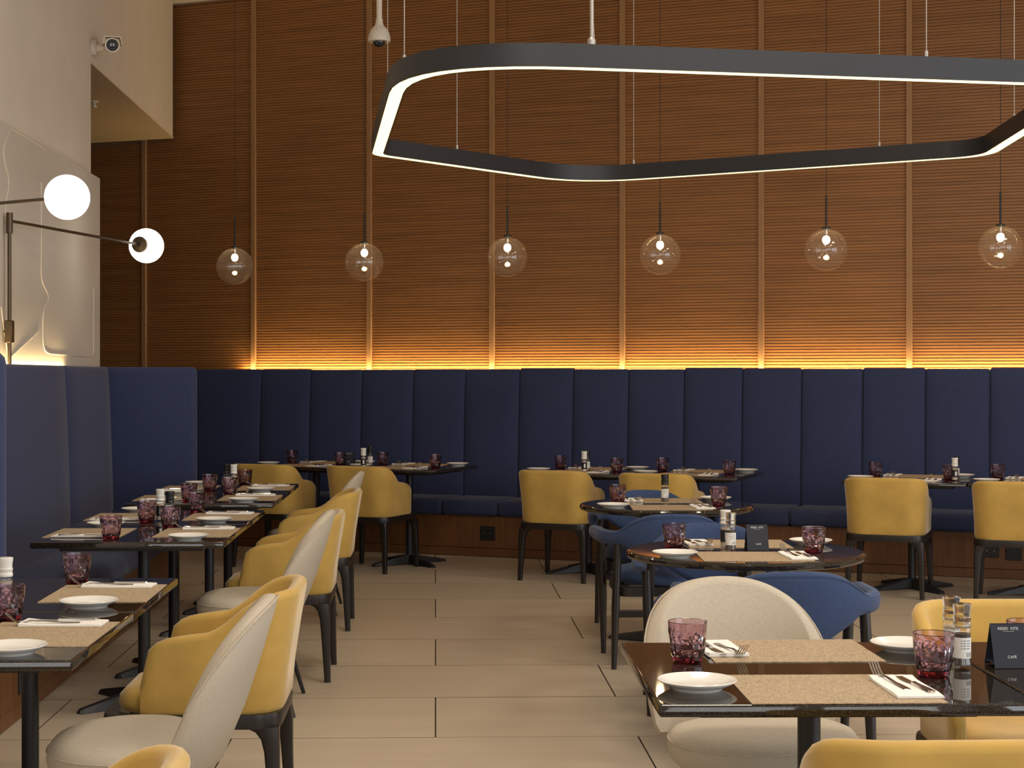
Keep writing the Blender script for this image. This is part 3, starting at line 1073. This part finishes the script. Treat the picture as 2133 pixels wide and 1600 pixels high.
MILLS = {'salt': ('salt_mill', make_mill('capplastic', 'salt', 'black', 'salt_mill'), 'white-capped salt mill'),
         'pepper': ('pepper_mill', make_mill('blackplastic', 'pepper', 'white', 'pepper_mill'), 'black-capped pepper mill'),
         'clearsalt': ('clear_salt_mill', make_mill('clearcap', 'salt', 'white', 'salt_mill'), 'clear-capped salt mill'),
         'clearpepper': ('clear_mill', make_mill('clearcap', 'pepper', 'white', 'pepper_mill'), 'clear-capped pepper mill')}
def mill(kind, pos, rz, where):
    k_, mk, lab = MILLS[kind]
    place(k_, mk, (pos[0], pos[1], TZ + 0.0004), rz, lab + ' ' + where, 'salt and pepper mills')

def text_mesh(name, s, size, m, parent, loc, rot):
    cu = bpy.data.curves.new(name, 'FONT')
    cu.body = s
    cu.size = size
    cu.align_x = 'CENTER'
    cu.extrude = 0.0001
    tmp = bpy.data.objects.new(name, cu)
    COL.objects.link(tmp)
    bpy.context.view_layer.update()
    me = bpy.data.meshes.new_from_object(tmp.evaluated_get(bpy.context.evaluated_depsgraph_get()))
    bpy.data.objects.remove(tmp)
    me.materials.clear(); me.materials.append(m)
    o = bpy.data.objects.new(name, me)
    COL.objects.link(o)
    o.parent = parent
    o.location = loc
    o.rotation_euler = rot
    return o
def make_card():
    t = thing('menu_card', '', 'menu card')
    hw2, H, sp_ = 0.042, 0.100, 0.034
    tilt = math.atan2(sp_, H)
    for s in (-1, 1):
        bm = B()
        n = Vector((0, s * math.cos(tilt), math.sin(tilt)))
        p = [Vector((-hw2, s * sp_, 0)), Vector((hw2, s * sp_, 0)), Vector((hw2, 0, H)), Vector((-hw2, 0, H))]
        loft(bm, [p, [v - n * 0.0012 for v in p]])
        o = link_mesh('card_leaf', bm, M['card'], t, smooth=False)
        o.location = (0, 0, 0.0012)
    bm = B(); box(bm, (0, 0, 0.012), (2 * hw2, 2 * sp_ * 0.86, 0.0012))
    link_mesh('card_base', bm, M['card'], t, smooth=False)
    rx = PI / 2 - tilt
    def on_face(u, w):
        f = w / H
        return (u, -sp_ * (1 - f) - 0.0006, w + 0.0012)
    text_mesh('heading_text', 'RESID  NTE', 0.0098, M['print'], t, on_face(0, 0.085), (rx, 0, 0))
    text_mesh('footer_text', 'CAFÉ', 0.0092, M['print'], t, on_face(0.002, 0.022), (rx, 0, 0))
    bm = B(); box(bm, (0, 0, 0), (0.026, 0.0008, 0.0005))
    o = link_mesh('underline', bm, M['print'], t, smooth=False)
    o.location = on_face(0, 0.0815); o.rotation_euler = (-tilt, 0, 0)
    return t

# ================================================================== CHAIRS
def make_leg(top, foot, wt, wf, zt, fl=0.0):
    """tapered square leg, flaring into the apron; (x, y) of top and foot"""
    bm = B()
    rings = []
    sx = 1 if foot[0] > 0 else -1
    sy = 1 if foot[1] > 0 else -1
    for f, w, gr in ((0.0, wf, 0), (0.55, wf + (wt - wf) * 0.55, 0), (0.80, wt, 0), (0.90, wt * 1.18, 0.2), (0.96, wt * 1.55, 0.6), (1.0, wt * 2.3, 1.0)):
        cx = foot[0] + (top[0] - foot[0]) * f
        cy = foot[1] + (top[1] - foot[1]) * f
        # keep the outer corner, grow inward
        e = (w - wt) / 2 if f > 0.8 else 0
        cx -= sx * e; cy -= sy * e
        z = zt * f
        h = w / 2
        r = h * 0.35
        ring = []
        for px, py in rrect(h, h, r, 3):
            ring.append((cx + px, cy + py, z))
        rings.append(ring)
    return loft(bm, rings)

def shell(stations, m, name, parent, nsec=6):
    """stations: (x, y, nx, ny, zb, zt, th, lean_fn)  cross-section rounded at the top"""
    bm = B()
    rings = []
    for (x, y, nx, ny, zb, zt, th, lf) in stations:
        ring = []
        h = th / 2
        zs = [zb, zb + 0.015, zb + (zt - zb) * 0.35, zb + (zt - zb) * 0.7]
        hi = max(zt - h, zb + 0.02)
        outer = [(h * 0.7, zb), (h, zb + min(0.012, (hi - zb) * 0.2))]
        for q_ in (0.3, 0.6, 1.0):
            outer.append((h, zb + 0.012 + (hi - zb - 0.012) * q_))
        for k in range(1, 6):
            a = PI * k / 6
            outer.append((h * math.cos(a), hi + h * math.sin(a)))
        for q_ in (1.0, 0.6, 0.3):
            outer.append((-h, zb + 0.012 + (hi - zb - 0.012) * q_))
        outer += [(-h, zb + min(0.012, (hi - zb) * 0.2)), (-h * 0.7, zb)]
        for o_, z in outer:
            l = lf(z)
            ring.append((x + nx * (o_ + l), y + ny * (o_ + l), z))
        rings.append(ring)
    loft(bm, rings)
    return link_mesh(name, bm, m, parent, angle=50)

def smooth01(t):
    t = max(0, min(1, t))
    return t * t * (3 - 2 * t)

def make_yellow():
    t = thing('armchair', '', 'chair')
    hw, yf, yr, rad = 0.226, 0.150, -0.250, 0.10
    pts = []
    n1 = 12
    for i in range(n1):
        y = yf + (yr + rad - yf) * i / n1
        pts.append((hw, y, 1, 0))
    for i in range(9):
        a = PI / 2 * i / 8
        pts.append((hw - rad + rad * math.cos(a), yr + rad - rad * math.sin(a), math.cos(a), -math.sin(a)))
    for i in range(1, 8):
        pts.append(((hw - rad) * (1 - i / 8.0), yr, 0, -1))
    full = pts + [(0, yr, 0, -1)] + [(-x, y, -nx, ny) for x, y, nx, ny in pts[::-1]]
    st = []
    zb = 0.405
    for (x, y, nx, ny) in full:
        zt = 0.650 - 0.022 * smooth01((y + 0.05) / 0.20)
        zt = zt + (0.775 - zt) * smooth01((-0.035 - y) / 0.215)
        d = yf - y
        if d < 0.10:
            f = max(0.0, d / 0.10)
            zt = zb + (zt - zb) * (0.42 + 0.58 * (1 - (1 - f) ** 2.6) ** (1 / 2.6)) if f > 0 else zb + (zt - zb) * 0.42
        th = 0.046
        if d < 0.02:
            th = 0.046 * (0.55 + 0.45 * (d / 0.02))
        k = 0.022 + 0.040 * smooth01(-ny)
        st.append((x, y, nx, ny, zb, zt, th, (lambda kk: (lambda z: kk * smooth01((z - 0.38) / 0.55)))(k)))
    shell(st, M['yellow'], 'shell', t)
    # seat cushion, rounded front
    bm = B()
    out = rrect(0.202, 0.235, 0.085, 6)
    out = [(x, y - 0.002) for x, y in out]
    slab(bm, out, [(0.400, 0.02), (0.405, 0.006), (0.425, -0.002), (0.448, 0.0), (0.466, 0.018), (0.475, 0.05), (0.478, 0.12), (0.480, 0.20)])
    link_mesh('seat_cushion', bm, M['yellow'], t, angle=60)
    # wooden apron
    bm = B()
    o1 = rrect(0.250, 0.268, 0.075, 5)
    rings = [[(x, y, 0.362) for x, y in o1], [(x * 1.01, y * 1.01, 0.39) for x, y in o1], [(x, y, 0.406) for x, y in o1]]
    o2 = [(x * 0.86, y * 0.86) for x, y in o1]
    rings += [[(x, y, 0.406) for x, y in o2], [(x, y, 0.362) for x, y in o2]]
    loft(bm, rings, closed=True)
    link_mesh('apron', bm, M['darkwood'], t, angle=40)
    for sx in (-1, 1):
        for sy in (-1, 1):
            bm = make_leg((sx * 0.222, sy * 0.240), (sx * 0.236, sy * 0.256), 0.046, 0.028, 0.366)
            link_mesh('leg', bm, M['darkwood'], t, angle=40)
    return t

def make_beige():
    t = thing('side_chair', '', 'chair')
    st = []
    n = 40
    zb = 0.40
    for i in range(n + 1):
        f = -1 + 2 * i / n
        f = math.copysign(abs(f) ** 0.85, f)
        ph = f * PI / 2 * 0.98
        x, y = 0.250 * math.sin(ph), -0.225 - 0.012 + 0.115 * (1 - math.cos(ph))
        nx, ny = math.sin(ph) / 0.250, -math.cos(ph) / 0.115
        l = math.hypot(nx, ny); nx /= l; ny /= l
        zt = 0.50 + 0.350 * math.sqrt(max(0, 1 - abs(f) ** 2.15))
        th = 0.050 if abs(f) < 0.93 else 0.034
        st.append((x, y, nx, ny, 0.40 + 0.055 * f * f, zt, th, None))
    bm = B()
    rings = []
    for (x, y, nx, ny, zb, zt, th, _) in st:
        h = th / 2
        hi = max(zt - h, zb + 0.03)
        sec = [(h * 0.6, zb), (h, zb + 0.02)] + [(h, zb + 0.02 + (hi - zb - 0.02) * q_) for q_ in (0.35, 0.7, 1.0)]
        sec += [(h * math.cos(PI * k / 6), hi + h * 0.8 * math.sin(PI * k / 6)) for k in range(1, 6)]
        sec += [(-h, zb + 0.02 + (hi - zb - 0.02) * q_) for q_ in (1.0, 0.7, 0.35)] + [(-h, zb + 0.02), (-h * 0.6, zb)]
        rings.append([(x * (0.93 + 0.07 * smooth01((z - 0.40) / 0.16) - 0.04 * smooth01((z - 0.6) / 0.25)) + nx * o_, y + ny * o_ - 0.160 * ((z - 0.40) / 0.445) ** 0.78 if z > 0.4 else y + ny * o_, z) for o_, z in sec])
    loft(bm, rings)
    link_mesh('backrest', bm, M['beige'], t, angle=50)
    # piping along the outer rim of the back
    pts = []
    for (x, y, nx, ny, zb, zt, th, _) in st[1:-1]:
        z = zt - 0.012
        h = th / 2 - 0.0012
        pts.append((x * (0.93 + 0.07 * smooth01((z - 0.40) / 0.16) - 0.04 * smooth01((z - 0.6) / 0.25)) + nx * h, y + ny * h - 0.160 * ((z - 0.40) / 0.445) ** 0.78, z))
    bm = B(); tube(bm, pts, 0.0030, 8)
    link_mesh('back_piping', bm, M['piping'], t)
    # seat
    out = []
    for k in range(48):
        a = 2 * PI * k / 48
        ca, sa = math.cos(a), math.sin(a)
        e = 2 / 2.35
        out.append((0.256 * math.copysign(abs(ca) ** e, ca) * (1.0 - 0.10 * max(0, sa)), -0.028 + 0.205 * math.copysign(abs(sa) ** e, sa)))
    bm = B()
    slab(bm, out, [(0.378, 0.06), (0.384, 0.03), (0.406, 0.008), (0.435, 0.0), (0.460, 0.003), (0.478, 0.016), (0.488, 0.045), (0.493, 0.10), (0.495, 0.17)])
    link_mesh('seat', bm, M['beige'], t, angle=60)
    ring = []
    for x, y in out + out[:2]:
        l = math.hypot(x, y); k = (l - 0.0015) / l
        ring.append((x * k, y * k, 0.456))
    bm = B(); tube(bm, ring, 0.0024, 6, cap=False)
    link_mesh('seat_piping', bm, M['piping'], t)
    for sx in (-1, 1):
        for sy in (-1, 1):
            bm = B(); tube(bm, [(sx * 0.262, 0.14 if sy > 0 else -0.26, 0.0), (sx * 0.165, 0.085 if sy > 0 else -0.15, 0.392)], [0.0085, 0.0135], 12)
            link_mesh('leg', bm, M['metal'], t)
    return t

def make_blue():
    t = thing('armchair', '', 'chair')
    n = 44
    path_ = []
    for i in range(n + 1):
        f = -1 + 2 * i / n
        af = abs(f)
        sg = 1 if f >= 0 else -1
        if af <= 0.66:
            a = af / 0.66 * PI / 2
            x, y = 0.326 * math.sin(a), -0.285 * math.cos(a)
            nx, ny = math.sin(a) / 0.326, -math.cos(a) / 0.285
            l = math.hypot(nx, ny); nx /= l; ny /= l
            c2 = math.cos(a)
        else:
            q_ = (af - 0.66) / 0.34
            x, y = 0.326 + 0.010 * math.sin(q_ * PI / 2), 0.29 * q_
            nx, ny = 1.0, 0.0
            c2 = 0.0
        zt = 0.668 + 0.094 * smooth01((c2 - 0.60) / 0.42) - 0.01 * (0 if c2 else (af - 0.66) / 0.34)
        zb = 0.598 - 0.150 * max(0.0, 1 - abs(x) / 0.225) ** 0.9
        th = 0.052
        endf = (1 - af) / 0.08
        if endf < 1:
            k = math.sqrt(max(0.02, 1 - (1 - endf) ** 2))
            mid = (zt + zb) / 2
            zt = mid + (zt - mid) * k; zb = mid - (mid - zb) * k
            th *= 0.35 + 0.65 * k
        path_.append((sg * x, y, sg * nx, ny, zb, zt, th, c2))
    bm = B()
    rings = []
    for (x, y, nx, ny, zb, zt, th, c2) in path_:
        h = th / 2
        hz = (zt - zb) / 2
        mid = (zt + zb) / 2
        ring = []
        for k in range(16):
            a = 2 * PI * k / 16
            ca, sa = math.cos(a), math.sin(a)
            o_ = h * math.copysign(abs(ca) ** 0.7, ca)
            z = mid + hz * math.copysign(abs(sa) ** 0.75, sa)
            ln = 0.035 * c2 * (z - 0.46) / 0.3
            ring.append((x + nx * (o_ + ln), y + ny * (o_ + ln), z))
        rings.append(ring)
    loft(bm, rings)
    link_mesh('backrest', bm, M['blue'], t, angle=60)
    pts = []
    for (x, y, nx, ny, zb, zt, th, c2) in path_[3:-3]:
        ln = 0.035 * c2 * (zt - 0.46) / 0.3
        pts.append((x + nx * (th * 0.40 + ln), y + ny * (th * 0.40 + ln), zt - 0.012))
    bm = B(); tube(bm, pts, 0.002, 6)
    link_mesh('seam', bm, M['blue'], t)
    bm = B()
    lathe(bm, [(0, 0.395), (0.21, 0.395), (0.245, 0.405), (0.262, 0.425), (0.262, 0.445), (0.24, 0.467), (0.19, 0.480), (0.1, 0.485), (0, 0.486)], 40, (0, 0.01, 0))
    link_mesh('seat_cushion', bm, M['blue'], t, angle=60)
    bm = B()
    out = rrect(0.262, 0.235, 0.06, 4)
    out2 = rrect(0.215, 0.19, 0.04, 4)
    loft(bm, [[(x, y, 0.352) for x, y in out], [(x, y, 0.398) for x, y in out], [(x, y, 0.398) for x, y in out2], [(x, y, 0.352) for x, y in out2]], closed=True)
    link_mesh('seat_frame', bm, M['darkwood'], t, angle=40)
    for sx in (-1, 1):
        bm = B(); tube(bm, [(sx * 0.285, -0.225, 0), (sx * 0.275, -0.212, 0.30), (sx * 0.262, -0.195, 0.605)], [0.0125, 0.0205, 0.0185], 14)
        link_mesh('leg', bm, M['darkwood'], t)
        bm = B(); tube(bm, [(sx * 0.285, 0.235, 0), (sx * 0.290, 0.222, 0.30), (sx * 0.300, 0.205, 0.605)], [0.0125, 0.0205, 0.0185], 14)
        link_mesh('leg', bm, M['darkwood'], t)
    bm = B(); box(bm, (0, -0.216, 0.268), (0.54, 0.018, 0.036), bevel=0.004, seg=1)
    link_mesh('stretcher', bm, M['darkwood'], t, smooth=False)
    return t

# ------------------------------------------------------------------ left row: six square tables, seats on both sides
num = ['nearest', 'second', 'third', 'fourth', 'fifth', 'farthest']
LV = [4.34, 5.15, 7.15, 7.96, 9.20, 10.02]
UC = -1.268
left_c = []
for i, v in enumerate(LV):
    c = TU(UC, v)
    left_c.append(c)
    nm = '%s table of the left row' % num[i]
    place('square', make_square, c, TA, 'black granite square table, %s in the left row' % num[i], 'square tables')
    setting(c, TA + PI / 2, 0.232, 'the aisle side of the ' + nm, seed=i + 1)
    if i >= 2:
        setting(c, TA - PI / 2, 0.232, 'the banquette side of the ' + nm, seed=i + 31)
for i, (va, vb, du) in enumerate(((4.76, 4.70, 0.0), (7.52, 7.56, 0.0), (9.60, 9.66, 0.0))):
    w = ('nearest', 'middle', 'farthest')[i]
    pos = (at_h(12, 1268, TZ), at_h(334, 1085, TZ), at_h(487, 1019, TZ))[i]
    mill('salt', pos, 0.3, 'on the %s pair of left-row tables' % w)
    pos2 = (at_h(-20, 1300, TZ), at_h(354, 1091, TZ), at_h(472, 1018, TZ))[i]
    if i:
        mill('pepper', pos2, 0.2, 'on the %s pair of left-row tables' % w)

def left_chair(kind, mk, u, v, lab, grp, da=0.0):
    place(kind, mk, TU(u, v), TA + PI / 2 + da, lab, grp)
YL = 'yellow velvet armchairs'
left_chair('yellow', make_yellow, -0.74, 2.68, 'yellow velvet armchair cut off at the bottom left edge', YL)
left_chair('yellow', make_yellow, -0.735, 5.16, 'yellow velvet armchair at the second left-row table', YL)
left_chair('yellow', make_yellow, -0.757, 7.84, 'yellow velvet armchair at the fourth left-row table', YL)
left_chair('yellow', make_yellow, -0.745, 9.37, 'yellow velvet armchair at the fifth left-row table', YL)
BG = 'beige upholstered side chairs'
left_chair('beige', make_beige, -0.835, 4.32, 'beige fabric side chair at the nearest left-row table', BG)
left_chair('beige', make_beige, -0.850, 7.08, 'beige fabric side chair at the third left-row table', BG)
left_chair('beige', make_beige, -0.850, 9.98, 'beige fabric side chair at the farthest left-row table', BG)

# ------------------------------------------------------------------ back row: pairs of square tables along the wall
WA2 = R(-23.0)
d1 = Vector((math.cos(WA2), math.sin(WA2), 0)); nb = Vector((-d1.y, d1.x, 0))
fr1 = at_h(901, 980.5, TZ); fr2 = at_h(1528, 996.5, TZ); fl3 = at_h(1741, 1003.5, TZ)
backs = []
for fr, back in ((fr1, 0.45), (fr2, 0.50)):
    b_ = fr + nb * back - d1 * 0.4; a_ = b_ - d1 * 0.803
    backs += [a_, b_]
a_ = fl3 + nb * 0.57 + d1 * 0.4
backs += [a_, a_ + d1 * 0.803]
for i, c in enumerate(backs):
    c = Vector((c.x, c.y, 0))
    nm = '%s back-row table from the left' % ordn[i]
    bt = place('square', make_square, c, WA2, 'black granite square table, ' + nm, 'square tables')
    for ch in bt.children:                       # these pedestals stand slightly turned
        if ch.name.startswith('foot'):
            ch.rotation_euler.z = (0.25, 0.25, 0.0, 0.25, 0.0, -0.35)[i]
    setting(c, WA2, 0.232, 'the chair side of the ' + nm, seed=i + 61)
    setting(c, WA2 + PI, 0.232, 'the wall side of the ' + nm, seed=i + 91)
mill('salt', at_h(757, 975.5, TZ), 0.1, 'on the left pair of back-row tables')
mill('pepper', at_h(771, 970.5, TZ), 0.1, 'on the left pair of back-row tables')
mill('salt', at_h(1217, 984, TZ), 0.1, 'on the middle pair of back-row tables')
mill('pepper', at_h(1223, 982.5, TZ), 0.4, 'on the middle pair of back-row tables')
mill('salt', at_h(1989, 1001.5, TZ), 0.1, 'on the right pair of back-row tables')
mill('pepper', at_h(1992, 998, TZ), 0.1, 'on the right pair of back-row tables')
place('card', make_card, at_h(727, 968.5, TZ), WA2 + R(14), 'small black tent menu card on the left pair of back-row tables', 'tent menu cards')

for i, (x, y, r) in enumerate(((-1.546, 12.347, -22), (-0.81, 12.073, -24.5), (0.582, 11.530, -24), (1.251, 11.178, -23), (2.672, 10.71, -21.4), (3.386, 10.342, -20))):
    place('yellow', make_yellow, (x, y, 0), R(r), 'yellow velvet armchair with its back to us, %s from the left in the back row' % ordn[i], YL)

# ------------------------------------------------------------------ round tables
rts = [(0.982, 8.72, 'farther'), (1.028, 6.40, 'nearer')]
for i, (x, y, w) in enumerate(rts):
    place('round', make_round, (x, y, 0), 0.3 + i * 0.2, '%s of the two round black granite tables' % w, 'round tables')
    setting((x, y), R(-1.0), 0.235, 'the near side of the %s round table' % w, seed=121 + i)
    setting((x, y), PI + R(-1.0), 0.235, 'the far side of the %s round table' % w, seed=131 + i)
mill('pepper', at_h(1385, 1046, TZ), 0.15, 'on the farther round table')
mill('clearpepper', at_h(1522, 1148, TZ), 0.1, 'beside the menu card on the nearer round table')
mill('salt', at_h(1511, 1141, TZ), 0.1, 'behind the clear-capped mill on the nearer round table')
place('card', make_card, at_h(1576, 1146, TZ), R(2), 'black tent menu card on the nearer round table', 'tent menu cards')
BL = 'blue fabric armchairs'
place('blue', make_blue, (0.945, 9.20, 0), PI, 'blue armchair facing us on the far side of the farther round table', BL)
place('blue', make_blue, (0.915, 8.16, 0), R(2), 'blue armchair with its back to us at the farther round table', BL)
place('blue', make_blue, (1.0, 7.05, 0), R(176.5), 'blue armchair facing us behind the nearer round table', BL)
place('blue', make_blue, (1.06, 5.84, 0), R(0), 'bright blue armchair with its back to us at the nearer round table', BL)

# ------------------------------------------------------------------ the two square tables at the right front
A_R = R(0.9)
tf1 = Vector((0.757, 3.785, 0))
tf2 = tf1 + rotv(0.803, 0, A_R)
place('square', make_square, tf1, A_R, 'black granite square table nearest the camera on the right', 'square tables')
place('square', make_square, tf2, A_R, 'black granite square table running out of frame at bottom right', 'square tables')
setting(tf1, A_R, 0.232, 'the near side of the right front table', seed=151)
setting(tf1, A_R + PI, 0.262, 'the far side of the right front table', seed=152)
setting(tf2, A_R + PI, 0.262, 'the right-edge front table', skip=('knife', 'fork', 'napkin', 'placemat', 'plate'), seed=153)
mill('clearpepper', at_h(2004, 1391, TZ), 0.2, 'behind the tumbler on the right front table')
mill('clearsalt', at_h(1982, 1372, TZ), 0.4, 'at the back on the right front table')
place('card', make_card, at_h(2098, 1388, TZ), R(3), 'black tent menu card on the right-edge front table', 'tent menu cards')
place('beige', make_beige, (0.755, 4.32, 0), R(190), 'beige fabric side chair facing us behind the right front table', BG)
place('yellow', make_yellow, (1.485, 4.44, 0), R(180), 'yellow velvet armchair facing us at the right-edge front table', YL)
place('yellow', make_yellow, (0.85, 3.20, 0), R(2), 'yellow velvet armchair back cut off at the bottom right edge', YL)
